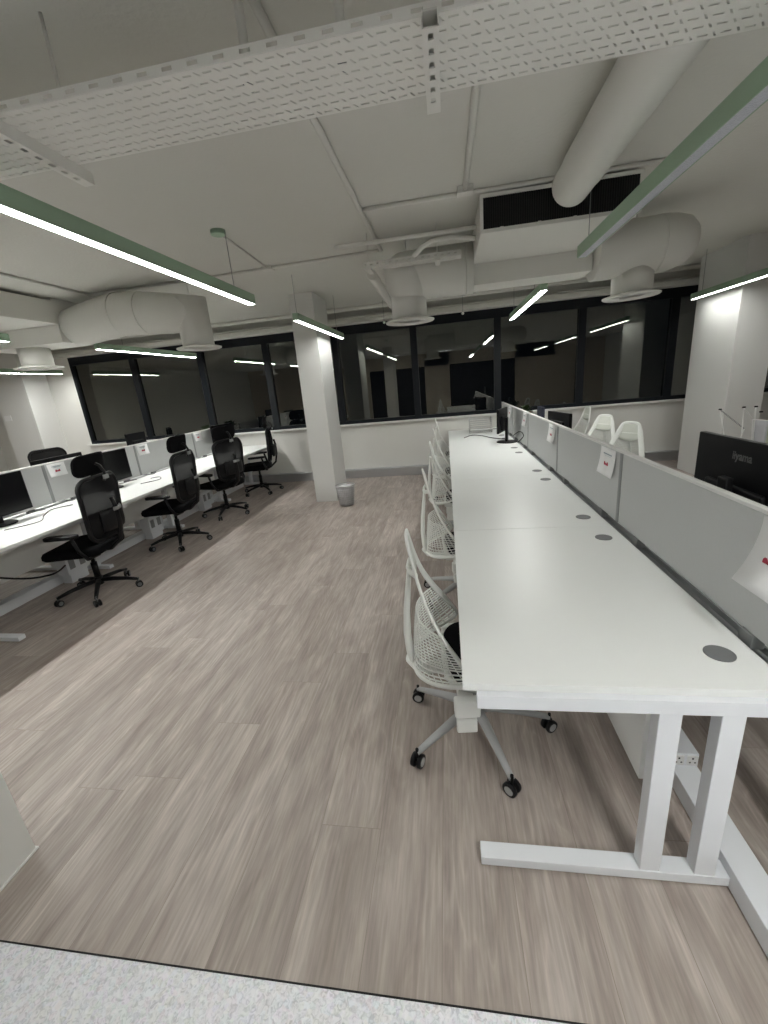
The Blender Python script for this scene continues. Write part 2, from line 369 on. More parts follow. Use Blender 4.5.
tag(MB().box(.27, 1.2, 3.975, 4.28, 2.325, 2.73).build('plenum_box', 'duct', bevel=.004), 'white duct box behind the black grille unit', 'duct')
tag(MB().box(-4.9, -3.9, 4.155, 4.55, 2.31, 2.73).build('plenum_box', 'duct', bevel=.004), 'white duct box behind the left box unit', 'duct')
def arc(c, r, a0, a1, n, plane):
    out = []
    for k in range(n+1):
        a = a0+(a1-a0)*k/n
        if plane == 'xz': out.append((c[0]+r*math.cos(a), c[1], c[2]+r*math.sin(a)))
    return out
def duct_drop(pts, r, cx, cyy, zt, label, ball=None, seams=()):
    t = thing('air_duct', label, 'duct', (cx, cyy, 2.10))
    o = Vector((cx, cyy, 2.10))
    mb = MB(); mb.sweep([Vector(p)-o for p in pts], r, n=40, ref=(0, 1, 0))
    if ball:
        bc_, br_ = Vector(ball[0])-o, ball[1]
        mb.lathe([(max(.002, br_*math.sin(PI*k/16)), -br_*math.cos(PI*k/16)) for k in range(17)], tuple(bc_), 40)
    mb.build('duct_body', 'duct', t)
    for p, q, rr_ in seams:
        MB().sweep([Vector(p)-o, Vector(q)-o], rr_, n=40, ref=(0, 1, 0)).build('duct_joint', 'duct', t)
    MB().cyl((0, 0, .02), (0, 0, zt-2.10), .15, 32).build('duct_collar', 'duct', t)
    MB().lathe([(.10, .012), (.205, 0), (.212, .006), (.212, .014), (.15, .03)], (0,0,0), 40).build('diffuser_disc', 'duct', t)
    mb = MB()
    for rr in (.05, .09, .13): mb.lathe([(rr, .004), (rr+.012, .001), (rr+.012, .008), (rr, .012)], (0,0,0), 32)
    mb.build('diffuser_ring', 'trim', t)
    MB().cyl((0, 0, .50), (0, 0, ZC-2.10), .005, 8).build('hanger', 'duct', t)
    return t
duct_drop([(.262, 4.0, 2.46), (-.1, 4.0, 2.46), (-.29, 4.0, 2.46), (-.35, 4.0, 2.46), (-.41, 4.0, 2.455), (-.45, 4.0, 2.45), (-.47, 4.0, 2.445)],
          [.19, .19, .19, .18, .15, .11, .05], -.285, 4.0, 2.40, 'fat white duct dropping to a disc diffuser left of the grille unit', ((-.275, 3.985, 2.425), .195), [((.20, 4.0, 2.46), (.21, 4.0, 2.46), .193)])
duct_drop([(1.205, 4.0, 2.45), (1.6, 4.0, 2.45), (1.72, 4.0, 2.455), (1.80, 4.0, 2.46), (1.87, 4.0, 2.46), (1.92, 4.0, 2.46), (1.945, 4.0, 2.46)],
          [.20, .20, .20, .185, .165, .12, .05], 1.52, 4.02, 2.32, 'fat white duct dropping to a disc diffuser right of the grille unit', None, [((1.66, 4.0, 2.452), (1.67, 4.0, 2.452), .203)])
duct_drop([(-3.893, 4.34, 2.47), (-3.78, 4.34, 2.475), (-3.5, 4.26, 2.49), (-3.2, 4.14, 2.49), (-2.9, 4.10, 2.47), (-2.62, 4.12, 2.44), (-2.45, 4.18, 2.43), (-2.36, 4.18, 2.42), (-2.30, 4.18, 2.42)],
          [.175, .19, .195, .195, .19, .18, .165, .12, .05], -2.415, 4.18, 2.56, 'curved segmented white duct with a disc diffuser at upper left', None,
          [((-3.45, 4.245, 2.49), (-3.44, 4.24, 2.49), .198), ((-3.15, 4.13, 2.489), (-3.14, 4.13, 2.489), .198), ((-2.86, 4.10, 2.467), (-2.85, 4.10, 2.467), .193)])
t = thing('air_duct', 'white collar with a disc diffuser under the left duct box', 'duct', (-4.45, 4.33, 2.10))
MB().cyl((0, 0, .02), (0, 0, .21), .15, 32).build('duct_collar', 'duct', t)
MB().lathe([(.10, .012), (.22, 0), (.228, .006), (.228, .014), (.15, .03)], (0,0,0), 40).build('diffuser_disc', 'duct', t)

# perforated cable tray over the viewer
def slotted_sheet(mb, x0, x1, y0, y1, z, th, rows, pitch, slot_l, slot_w, stagger=True, vert=False, ticks=False):
    """flat sheet with real slots, laid in x/y (or x/z when vert)"""
    n = int((x1-x0)/pitch); ry = (y1-y0)/rows
    for r in range(rows):
        ya, yb = y0+r*ry, y0+(r+1)*ry; ym = (ya+yb)/2; s0, s1 = ym-slot_w/2, ym+slot_w/2
        def q(xa, xb, a, b):
            if vert: mb.add([(xa, y, zz) for y, zz in ((z, a), (z, b))]+[(xb, y, zz) for y, zz in ((z, a), (z, b))], [(0, 1, 3, 2)])
            else: mb.add([(xa, a, z), (xb, a, z), (xb, b, z), (xa, b, z)], [(0, 1, 2, 3)])
        q(x0, x1, ya, s0); q(x0, x1, s1, yb)
        off = pitch/2 if (stagger and r % 2) else 0
        px = x0
        for k in range(n):
            a = x0+off+k*pitch+.004; b = a+slot_l
            if b > x1: break
            if not ticks: q(px, a, s0, s1); px = b; continue
            m_, e, sl = (s0+s1)/2, .0032, .006; nx = a+pitch; hw = .0034
            if nx > x1: break
            if k == 0: q(px, a, s0, s1)
            q(a, b, s0, m_-hw); q(a, b, m_+hw, s1); g = (b+nx)/2      # long slot, then a slanting short one
            mb.add([(b, s0, z), (g-e-sl, s0, z), (g-e+sl, s1, z), (b, s1, z)], [(0, 1, 2, 3)])
            mb.add([(g+e-sl, s0, z), (nx, s0, z), (nx, s1, z), (g+e+sl, s1, z)], [(0, 1, 2, 3)]); px = nx
        q(px, x1, s0, s1)
t = thing('cable_tray', 'wide perforated white cable tray crossing the ceiling nearest the viewer', 'cable tray', (0, 1.34, 2.45))
mb = MB(); slotted_sheet(mb, -2.6, 2.6, 0, .30, 0, 0, 8, .060, .026, .017, ticks=True)
ob = mb.build('tray_base', 'wmetal_tray' if 'wmetal_tray' in M else 'duct', t); md = ob.modifiers.new('s', 'SOLIDIFY'); md.thickness = .0015
for nm, yy in (('tray_side', 0), ('tray_side', .30)):
    mb = MB(); slotted_sheet(mb, -2.6, 2.6, 0, .024, yy, 0, 1, .075, .030, .010, vert=True)
    ob = mb.build(nm, 'wmetal_tray', t); md = ob.modifiers.new('s', 'SOLIDIFY'); md.thickness = .0015
mb = MB(); 
for yy in (0, .3): mb.box(-2.6, 2.6, yy-.006 if yy else 0, yy if yy else .006, .024, .026)
mb.build('tray_lip', 'duct', t)
def strut(x, y0, y1, z, label):
    t = thing('support_strut', label, 'strut', (x, y0, z), 0, 'slotted struts under the wide tray'); w = .021; L_ = y1-y0
    mb = MB(); n = max(1, int(L_/.05)); 
    mb.box(-w, -w+.003, 0, L_, 0, .04).box(w-.003, w, 0, L_, 0, .04)
    # slotted underside
    p = 0; hl = .022
    mb.box(-w+.003, -.007, 0, L_, 0, .003).box(.007, w-.003, 0, L_, 0, .003)
    for k in range(n):
        a = .018+k*.05
        if a+hl > L_: break
        mb.box(-.007, .007, p, a, 0, .003); p = a+hl
    mb.box(-.007, .007, p, L_, 0, .003)
    mb.build('channel', 'wmetal_tray', t)
    mb = MB(); mb.box(-w+.004, w-.004, .002, L_-.002, .034, .038); mb.build('channel_inside', 'duct', t)
    return t
strut(0.0, 1.315, 1.66, 2.409, 'slotted strut hanging under the tray at top centre')
strut(-1.29, 1.26, 1.70, 2.409, 'slotted strut under the tray near the left edge')
for x, y, r, l in ((-.523, 1.46, .013, 'left thick rod hanging the wide tray from the ceiling'), (-.242, 1.46, .013, 'middle thick rod hanging the wide tray, nearer the strut'), (-1.13, 1.46, .005, 'thin rod hanging the wide tray near the left corner')):
    t = thing('hanger_rod', l, 'rod', (x, y, 2.453))
    MB().cyl((0, 0, 0), (0, 0, .277), r, 10).build('rod', 'duct', t)
    MB().cyl((0, 0, 0), (0, 0, .012), r*1.5, 6).build('nut', 'midgrey', t)
# small ladder tray
t = thing('cable_tray', 'short narrow white cable tray left of the grille unit', 'cable tray', (-.60, 3.66, 2.49), 0)
mb = MB(); slotted_sheet(mb, 0, .76, 0, .12, 0, 0, 3, .05, .026, .010); mb.build('tray_base', 'duct', t).modifiers.new('s', 'SOLIDIFY').thickness = .0015
mb = MB(); slotted_sheet(mb, 0, .76, 0, .035, 0, 0, 1, .05, .022, .012, vert=True); slotted_sheet(mb, 0, .76, 0, .035, .12, 0, 1, .05, .022, .012, vert=True)
mb.build('tray_side', 'duct', t).modifiers.new('s', 'SOLIDIFY').thickness = .0015
for q in (.04, .58):
    MB().cyl((q, .03, 0), (q, .03, .24), .0035, 8).build('hanger', 'duct', t)
    MB().box(q-.02, q+.02, -.02, .14, -.022, -.003).build('bracket', 'duct', t)
for x, l in ((-4.2, 'left of the disc diffusers'), (-.9, 'right of the bin pillar'), (.3, 'above the middle windows')):
    t = thing('smoke_sensor', 'tiny white sensor hanging at the window head, '+l, 'sensor', (x, 7.0, 2.5), 0, 'sensors hanging at the window head')
    MB().cyl((0, 0, .03), (0, 0, .33), .003, 8).build('stem', 'midgrey', t); MB().lathe([(.012, 0), (.022, .01), (.014, .035)], (0,0,0), 12).build('sensor_head', 'trim', t)

# ------------------------------------------------------------------ desks
def desk(x0, x1, y0, y1, side, label, group, near_leg=True, far_leg=False, grommets=True, f0=.04):
    """side=+1: the user sits on the low-x side, back edge at x1"""
    w = x1-x0; l = y1-y0
    t = thing('bench_desk', label, 'desk', (x0, y0, 0), 0, group)
    MB().box(0, w, .0015, l-.0015, .706, .73).build('desktop', 'laminate', t, bevel=.0015)
    X = (lambda a: a) if side > 0 else (lambda a: w-a)
    def bx(mb, a, b, c, d, e, f): return mb.box(min(X(a), X(b)), max(X(a), X(b)), c, d, e, f)
    fr = MB()
    bx(fr, .10, .15, .07, l-.02, .665, .705); bx(fr, w-.16, w-.11, .07, l-.02, .665, .705)
    fr.build('frame_rail', 'wmetal', t, bevel=.002)
    yl = [y0 == 1.05 and -.02 or .004] if near_leg else []
    if far_leg: yl.append(l-.07)
    for yy in yl:
        bx(MB(), .04, w-.005, yy, yy+.045, .66, .7055).build('leg_beam', 'wmetal', t, bevel=.0015)
        bx(MB(), .537, .597, yy+.004, yy+.049, .04, .66).build('leg', 'wmetal', t, bevel=.002)
        bx(MB(), .695, .755, yy+.004, yy+.049, .04, .66).build('leg', 'wmetal', t, bevel=.002)
        f = bx(MB(), f0, w-.07, yy, yy+.055, .007, .042).build('foot', 'wmetal', t, bevel=.002)
        for q in (f0+.05, w-.13): MB().cyl((X(q), yy+.025, 0), (X(q), yy+.025, .007), .014, 12).build('glide', 'black', f)
    bx(MB(), .555, .573, .09, l-.03, .30, .66).build('modesty_panel', 'laminate', t, bevel=.001)
    if grommets:
        for q in (.16, l-.185): 
            MB().lathe([(.041, .7295), (.041, .7325), (.038, .7335)], (X(.775), q, 0), 32).build('grommet', 'greyplast', t)
    return t
YR = [1.05, 2.38, 3.73, 5.07, 6.27, 7.46]
ordn = ['nearest the viewer', 'second from viewer', 'third from viewer', 'fourth from viewer', 'farthest, holding the black monitor']
for i in range(5):
    desk(.012, .888, YR[i], YR[i+1], 1, 'white aisle-side bench desk of the right row, '+ordn[i], 'white desks in the right row facing the aisle', True, i == 4)
for i in range(5):
    desk(.972, 1.80, YR[i], YR[i+1], -1, 'white bench desk beyond the screens of the right row, '+ordn[i].split(',')[0], 'white desks behind the right row screens', True, i == 4)
YL = [1.0, 2.27, 3.55, 4.83, 6.12, 7.36]
ol = ['mostly out of frame', 'at the left edge with the cut-off monitor', 'behind the nearest black chair', 'behind second black chair', 'farthest, behind last two black chairs']
for i in range(5):
    desk(-3.93, -3.155, YL[i], YL[i+1], -1, 'white aisle-side bench desk of the left row, '+ol[i], 'white desks in the left row facing the aisle', True, i == 4, f0=.07 if i < 2 else .40)
for i in range(5):
    desk(-4.80, -4.01, YL[i], YL[i+1], 1, 'white bench desk beyond the left row screens, '+ol[i].split(',')[0].replace('behind the', 'beyond the'), 'white desks behind the left row screens', True, i == 4)

def screen(x, y0, y1, label, group, m='fabric'):
    t = thing('desk_screen', label, 'desk screen', (x, y0, .75), 0, group); l = y1-y0
    MB().box(-.012, .012, .020, l-.012, 0, .385).build('screen_panel', m, t, bevel=.003)
    MB().box(-.0135, .0135, .001, l-.001, .385, .398).build('top_trim', 'trim', t, bevel=.002)
    MB().box(-.0145, .0145, .001, .0195, 0, .385).build('edge_strip', 'midgrey', t)
    MB().box(-.014, .014, l-.0115, l-.001, 0, .385).build('edge_strip', 'midgrey', t)
    for q in (.25, l-.25):
        MB().box(-.02, .02, q-.03, q+.03, -.046, 0).build('screen_bracket', 'midgrey', t, bevel=.002)
    return t
so = ['nearest, cut by the right edge', 'second, below the white chairs', 'third, before the small black monitor', 'fourth one', 'last one by the windows']
for i in range(5): screen(.93, YR[i], YR[i+1], 'light grey desk screen of the right row, '+so[i], 'grey desk screens on the right row')
so2 = ['mostly out of frame', 'behind the cut-off monitor at the left edge', 'behind the nearest black chair', 'behind the second black chair', 'last one before the tall dark monitor']
for i in range(5): screen(-3.97, YL[i], YL[i+1], 'light grey desk screen of the left row, '+so2[i], 'grey desk screens on the left row')
for X_, Y_, l, nm in ((.93, YR, 'right', 0), (-3.97, YL, 'left', 0)):
    mb = MB(); mb.box(X_-.037, X_-.030, Y_[0], Y_[-1], .672, .704).box(X_+.030, X_+.037, Y_[0], Y_[-1], .672, .704).box(X_-.030, X_+.030, Y_[0], Y_[-1], .672, .68)
    tag(mb.build('cable_channel', 'midgrey'), 'grey channel in the gap under the %s row screens' % l, 'cable channel')
# floor trunking between the right desks
t = thing('floor_trunking', 'white trunking on the floor under the right desks', 'trunking', (.855, .3, 0))
MB().box(-.047, .047, 0, 6.9, 0, .08).build('trunking_body', 'wmetal', t, bevel=.003)
t2 = thing('power_module', 'white socket box standing on the floor trunking under the nearest right desk', 'socket box', (.855, 1.40, .0805))
MB().box(-.047, .047, 0, .35, 0, .06).build('module_body', 'wmetal', t2, bevel=.003)
for q in (-.024, .024):
    s_ = MB().box(q-.018, q+.018, -.004, 0, .008, .052).build('socket', 'trim', t2)
    MB().box(q-.003, q+.003, -.005, -.004, .038, .045).box(q-.012, q-.006, -.005, -.004, .020, .025).box(q+.006, q+.012, -.005, -.004, .020, .025).build('socket_hole', 'dark', s_)
t = thing('floor_trunking', 'white trunking along the floor under the left desks', 'trunking', (-3.88, 1.1, 0))
MB().box(-.05, .05, 0, 6.1, 0, .09).build('trunking_body', 'wmetal', t, bevel=.003)
# junction boxes under the left desks
for y, l in ((3.35, 'behind the nearest black chair base'), (4.55, 'behind the second black chair base'), (5.75, 'behind the third black chair base')):
    t = thing('power_module', 'white socket box on a bracket under the left desks, '+l, 'socket box', (-3.76, y, .0))
    MB().box(-.06, .06, -.12, .12, .09, .28).build('module_body', 'wmetal', t, bevel=.004)
    MB().box(-.05, .05, -.10, .10, 0, .09).build('module_foot', 'wmetal', t)
    for q in (-.06, .06):
        s_ = MB().box(.060, .064, q-.03, q+.03, .14, .24).build('socket', 'midgrey', t)
# under-desk cable baskets with cables (left)
def cable(pts, r, label, m='black'):
    # catmull-rom smoothing
    P = [Vector(p) for p in pts]; Q = []
    for i in range(len(P)-1):
        a, b, c, d = P[max(i-1, 0)], P[i], P[i+1], P[min(i+2, len(P)-1)]
        for k in range(6):
            u = k/6; Q.append(.5*((2*b)+(c-a)*u+(2*a-5*b+4*c-d)*u*u+(3*b-a-3*c+d)*u**3))
    Q.append(P[-1]); return tag(MB().sweep(Q, r, n=8).build('cable', m), label, 'cable')
cable([(-3.62, 2.75, .735), (-3.5, 2.95, .736), (-3.66, 3.15, .736), (-3.78, 3.35, .736), (-3.7, 3.5, .736)], .0035, 'black cable lying on the left desk in front of the cut-off monitor')
cable([(-3.6, 4.35, .736), (-3.5, 4.55, .736), (-3.62, 4.72, .736), (-3.7, 4.66, .736)], .0035, 'dark cable lying on the left desk beside the second monitor')
cable([(.78, 5.95, .736), (.62, 6.2, .735), (.5, 6.5, .735), (.37, 6.62, .735), (.27, 6.45, .735), (.24, 6.38, .735)], .005, 'thin black cable curling over the desk from the small monitor')
cable([(.82, 5.52, .84), (.88, 5.4, .90), (.89, 5.2, .87), (.84, 5.3, .78)], .005, 'black cable looping behind the small monitor')
cable([(-3.66, 2.4, .50), (-3.55, 2.7, .32), (-3.6, 3.0, .22), (-3.72, 3.25, .20)], .008, 'black cable hanging under the left desk edge')

# ------------------------------------------------------------------ notices
def notice(x, y, z, w, h, face, label, group, curl=.0):
    """face = -1: printed side to low x, +1 to high x"""
    t = thing('paper_notice', label, 'notice', (x, y, z), 0, group)
    mb = MB(); n = 8; vs = []; 
    for k in range(n+1):
        u = k/n; off = face*(.0015+curl*u*u); zz = -h*u
        vs += [(off, 0, zz), (off, w, zz)]
    fs = [(2*k, 2*k+1, 2*k+3, 2*k+2) for k in range(n)]
    mb.add(vs, fs, True); ob = mb.build('sheet', 'paper', t); ob.modifiers.new('s', 'SOLIDIFY').thickness = .0006
    def at(u): return face*(.0015+curl*u*u+.0012)
    mb = MB()
    for cc in (.41, .50, .59):
        r = .015 if cc != .5 else .011
        mb.add([(at(.6)+face*.0004, w*cc+r*.8*math.cos(a), -h*.60+r*math.sin(a)*(1.1 if cc != .5 else .8)) for a in [2*PI*k/10 for k in range(10)]], [tuple(range(10))])
    mb.build('red_mark', 'ink', t)
    mb = MB(); 
    for k, ww in enumerate((.55, .40)):
        zt = -h*(.20+.09*k); mb.add([(at(.25), w*(.5-ww/2), zt), (at(.25), w*(.5+ww/2), zt), (at(.25), w*(.5+ww/2), zt-.007), (at(.25), w*(.5-ww/2), zt-.007)], [(0, 1, 2, 3)])
    mb.build('text_line', 'inkgrey', t)
    return t
nl = ['curling notice at the right edge of the picture', 'notice below the white chairs', 'notice on the third screen', 'small notice on the fourth screen', 'small notice on the last screen']
for i in range(5):
    y = YR[i]+(.07 if i else .10)
    notice(.914, y, 1.135,   .23 if i else .165, .155 if i else .205, -1, 'white paper '+nl[i]+' of the right row', 'notices on the right row screens', .06 if i == 0 else .02)
nl2 = ['', 'far left edge', 'behind the nearest black chair', 'left of the second black chair', 'right of the second black chair']
for i in (2, 3, 4):
    notice(-3.954, YL[i]+.04, 1.13, .20, .13, 1, 'white notice with red mark on the left row, '+nl2[i], 'notices on the left row screens', .012)

# ------------------------------------------------------------------ monitors
def monitor(x, y, z, rz, label, w=.54, h=.32, zc=.27, ht=None):
    """local: screen faces +x"""
    t = thing('monitor', label, 'monitor', (x, y, z), rz)
    MB().box(-.018, .010, -w/2, w/2, zc-h/2, zc+h/2).build('screen_shell', 'monback', t, bevel=.004)
    MB().box(.010, .0115, -w/2+.008, w/2-.008, zc-h/2+.014, zc+h/2-.008).build('display', 'screen', t)
    MB().box(-.040, -.018, -w*.3, w*.3, zc-h*.40, zc+h*(.22 if ht is None else ht)).build('rear_housing', 'monback', t, bevel=.01)
    mb = MB(); mb.box(-.075, -.045, -.03, .03, .012, zc+.03); mb.build('stand_neck', 'black', t, bevel=.006)
    mb = MB(); mb.prism([(-.10+.10*math.cos(a) if math.cos(a) < 0 else -.10+.17*math.cos(a), .13*math.sin(a)) for a in [2*PI*k/24 for k in range(24)]], 0, .012)
    mb.build('stand_base', 'black', t, bevel=.003)
    return t
monitor(-3.80, 2.92, .73, 0, 'black monitor cut off by the left edge of the picture', .54, .345, .25)
monitor(-3.80, 4.20, .73, 0, 'black monitor seen behind the nearest black chair headrest', .56, .345, .25)
monitor(-3.78, 6.72, .73, math.radians(-12), 'dark monitor at the far end of the left desks below the plant', .50, .34, .30)
monitor(-4.22, 3.98, .73, PI, 'black monitor whose top shows above the left screens near the windowless wall', .62, .36, .255)
monitor(-4.24, 5.25, .73, PI, 'black monitor poking above the left screens in front of the brown windows', .36, .36, .36)
t = monitor(.71, 5.75, .73, math.radians(160), 'black monitor on its stand at the far end of the right desks', .50, .30, .29)
# big monitor at right edge: its back faces the viewer
t = monitor(1.17, 1.84, .73, 0, 'large black monitor seen from behind at the right edge', .60, .35, .36, -.02)
# raised logo and lower ridge on its back
fc = bpy.data.curves.new('maker_logo', 'FONT'); fc.body = 'iiyama'; fc.size = .047; fc.extrude = .0008; fc.align_x = 'CENTER'; fc.materials.append(M['logo']); fc.offset = .0008
fo = bpy.data.objects.new('tmp', fc); C.objects.link(fo)
bpy.context.view_layer.update()
me = bpy.data.meshes.new_from_object(fo.evaluated_get(bpy.context.evaluated_depsgraph_get())); bpy.data.objects.remove(fo)
lo = bpy.data.objects.new('maker_logo', me); C.objects.link(lo); lo.parent = t
lo.rotation_euler = (PI/2, 0, -PI/2); lo.location = (-.0188, -.01, .455)
mb = MB()
for q in (-.05, .05): MB().cyl((-.043, q, .30), (-.039, q, .30), .008, 10).build('mount_screw', 'midgrey', t)
MB().box(-.0415, -.040, -.045, .045, .312, .315).build('vent_line', 'greyplast', t)
monitor(1.15, 4.62, .73, math.radians(10), 'small black monitor seen from behind beyond the third screen', .52, .30, .29)
tag(MB().box(1.25, 1.29, 5.95, 6.25, .731, 1.125).build('upright_folder', 'navy', bevel=.004), 'navy blue upright folder beside the potted plant', 'folder')

# letter trays
t = thing('letter_tray', 'stack of silver wire letter trays at the far end of the right desks', 'letter tray', (.52, 6.95, .73))
for k in range(4):
    z = .012+k*.062; mb = MB()
    for a, b in (((-.17, -.12), (.17, -.12)), ((.17, -.12), (.17, .12)), ((.17, .12), (-.17, .12)), ((-.17, .12), (-.17, -.12))):
        mb.cyl((*a, z), (*b, z), .004, 6); mb.cyl((*a, z+.034), (*b, z+.034), .004, 6)
    for q in range(11): mb.cyl((-.17+q*.034, -.12, z), (-.17+q*.034, .12, z), .002, 5)
    mb.build('tray', 'wire', t)
mb = MB()
for a in ((-.17, -.12), (.17, -.12), (.17, .12), (-.17, .12)): mb.cyl((*a, 0), (*a, .24), .004, 6)
mb.build('post', 'wire', t)

# potted plants
def plant(x, y, z, label, rp, hp, n, ln, pale=.2, mpot='pot'):
    t = thing('potted_plant', label, 'plant', (x, y, z))
    MB().lathe([(rp*.75, 0), (rp, hp), (rp*1.05, hp), (rp*1.05, hp+.01), (rp*.9, hp+.01), (rp*.85, hp-.01)], (0,0,0), 20).build('pot', mpot, t)
    for pal in (0, 1):
        mb = MB(); rnd = random.Random(int(x*100)+pal)
        for k in range(int(n*(pale if pal else 1-pale))):
            a = rnd.uniform(0, 2*PI); el = rnd.uniform(.3, 1.3); L_ = ln*rnd.uniform(.6, 1.1); d = Vector((math.cos(a), math.sin(a), 0)); s = Vector((-math.sin(a), math.cos(a), 0)); w = .016*ln/.15
            pts = []
            for i in range(6):
                u = i/5; pts.append(d*(L_*u*math.cos(el)+.0)+Vector((0, 0, hp+L_*u*math.sin(el)-.35*L_*u*u)))
            vs = []; 
            for i, p in enumerate(pts):
                ww = w*(.25+1.6*math.sin(PI*min(.98, .08+i/5*.9))); vs += [p-s*ww, p+s*ww]
            mb.add(vs, [(2*i, 2*i+1, 2*i+3, 2*i+2) for i in range(5)], True)
        mb.build('foliage', 'leafpale' if pal else 'leaf', t)
    return t
plant(1.22, 6.95, .7305, 'potted plant with green leaves at the far end beyond the right screens', .085, .26, 34, .20, .15)
plant(-4.30, 7.12, .7305, 'dark leafy plant in front of the window at the far end of the left desks', .07, .34, 34, .26, 0, 'black')

# ------------------------------------------------------------------ bin
t = thing('waste_bin', 'small silver wire bin with a liner at the foot of the left pillar', 'bin', (-1.47, 5.62, 0))
mb = MB(); r0, r1, hh = .10, .135, .29
for k in range(30):
    a = 2*PI*k/30; mb.cyl((r0*math.cos(a), r0*math.sin(a), .004), (r1*math.cos(a), r1*math.sin(a), hh), .0022, 5)
for k in range(9):
    z = .004+hh*k/9; r = r0+(r1-r0)*k/9; mb.sweep([(r*math.cos(a), r*math.sin(a), z) for a in [2*PI*q/30 for q in range(30)]], .002, closed=True, n=5)
mb.build('wire_body', 'wire', t)
mb = MB(); mb.sweep([(r1*math.cos(a), r1*math.sin(a), hh) for a in [2*PI*q/32 for q in range(32)]], .008, closed=True, n=8); mb.build('rim', 'wire', t)
MB().lathe([(.085, .008), (.095, .01), (.124, .26), (.128, .275), (.12, .275), (.115, .25), (.07, .2)], (0,0,0), 30, caps=True).build('liner', 'bag', t)

# ------------------------------------------------------------------ black mesh chair (faces +x)
def casters(t, R, m_hub, n=5, a0=0.0, r=.028):
    out = []
    for k in range(n):
        a = a0+2*PI*k/n; c = Vector((R*math.cos(a), R*math.sin(a), r)); s = Vector((-math.sin(a+.5), math.cos(a+.5), 0))
        mb = MB()
        for q in (-1, 1): mb.cyl(c+s*q*.007, c+s*q*.024, r, 18)
        mb.cyl(c-s*.008, c+s*.008, .009, 8)
        ob = mb.build('caster', 'caster', t, bevel=.003)
        mb = MB(); 
        for q in (-1, 1): mb.cyl(c+s*q*.024, c+s*q*.0255, .019, 14)
        mb.build('hub_cap', m_hub, ob)
        MB().sweep([c+Vector((0, 0, .062)), c+Vector((0, 0, .012))], .007, n=8).build('caster_stem', m_hub if m_hub != 'chairgrey' else 'black', ob)
    return out
def rr(w, h, r, n=6):
    pts = []
    for cx_, cy_, a in ((w-r, h-r, 0), (-w+r, h-r, PI/2), (-w+r, -h+r, PI), (w-r, -h+r, 1.5*PI)):
        for k in range(n+1): pts.append((cx_+r*math.cos(a+PI/2*k/n), cy_+r*math.sin(a+PI/2*k/n)))
    return pts
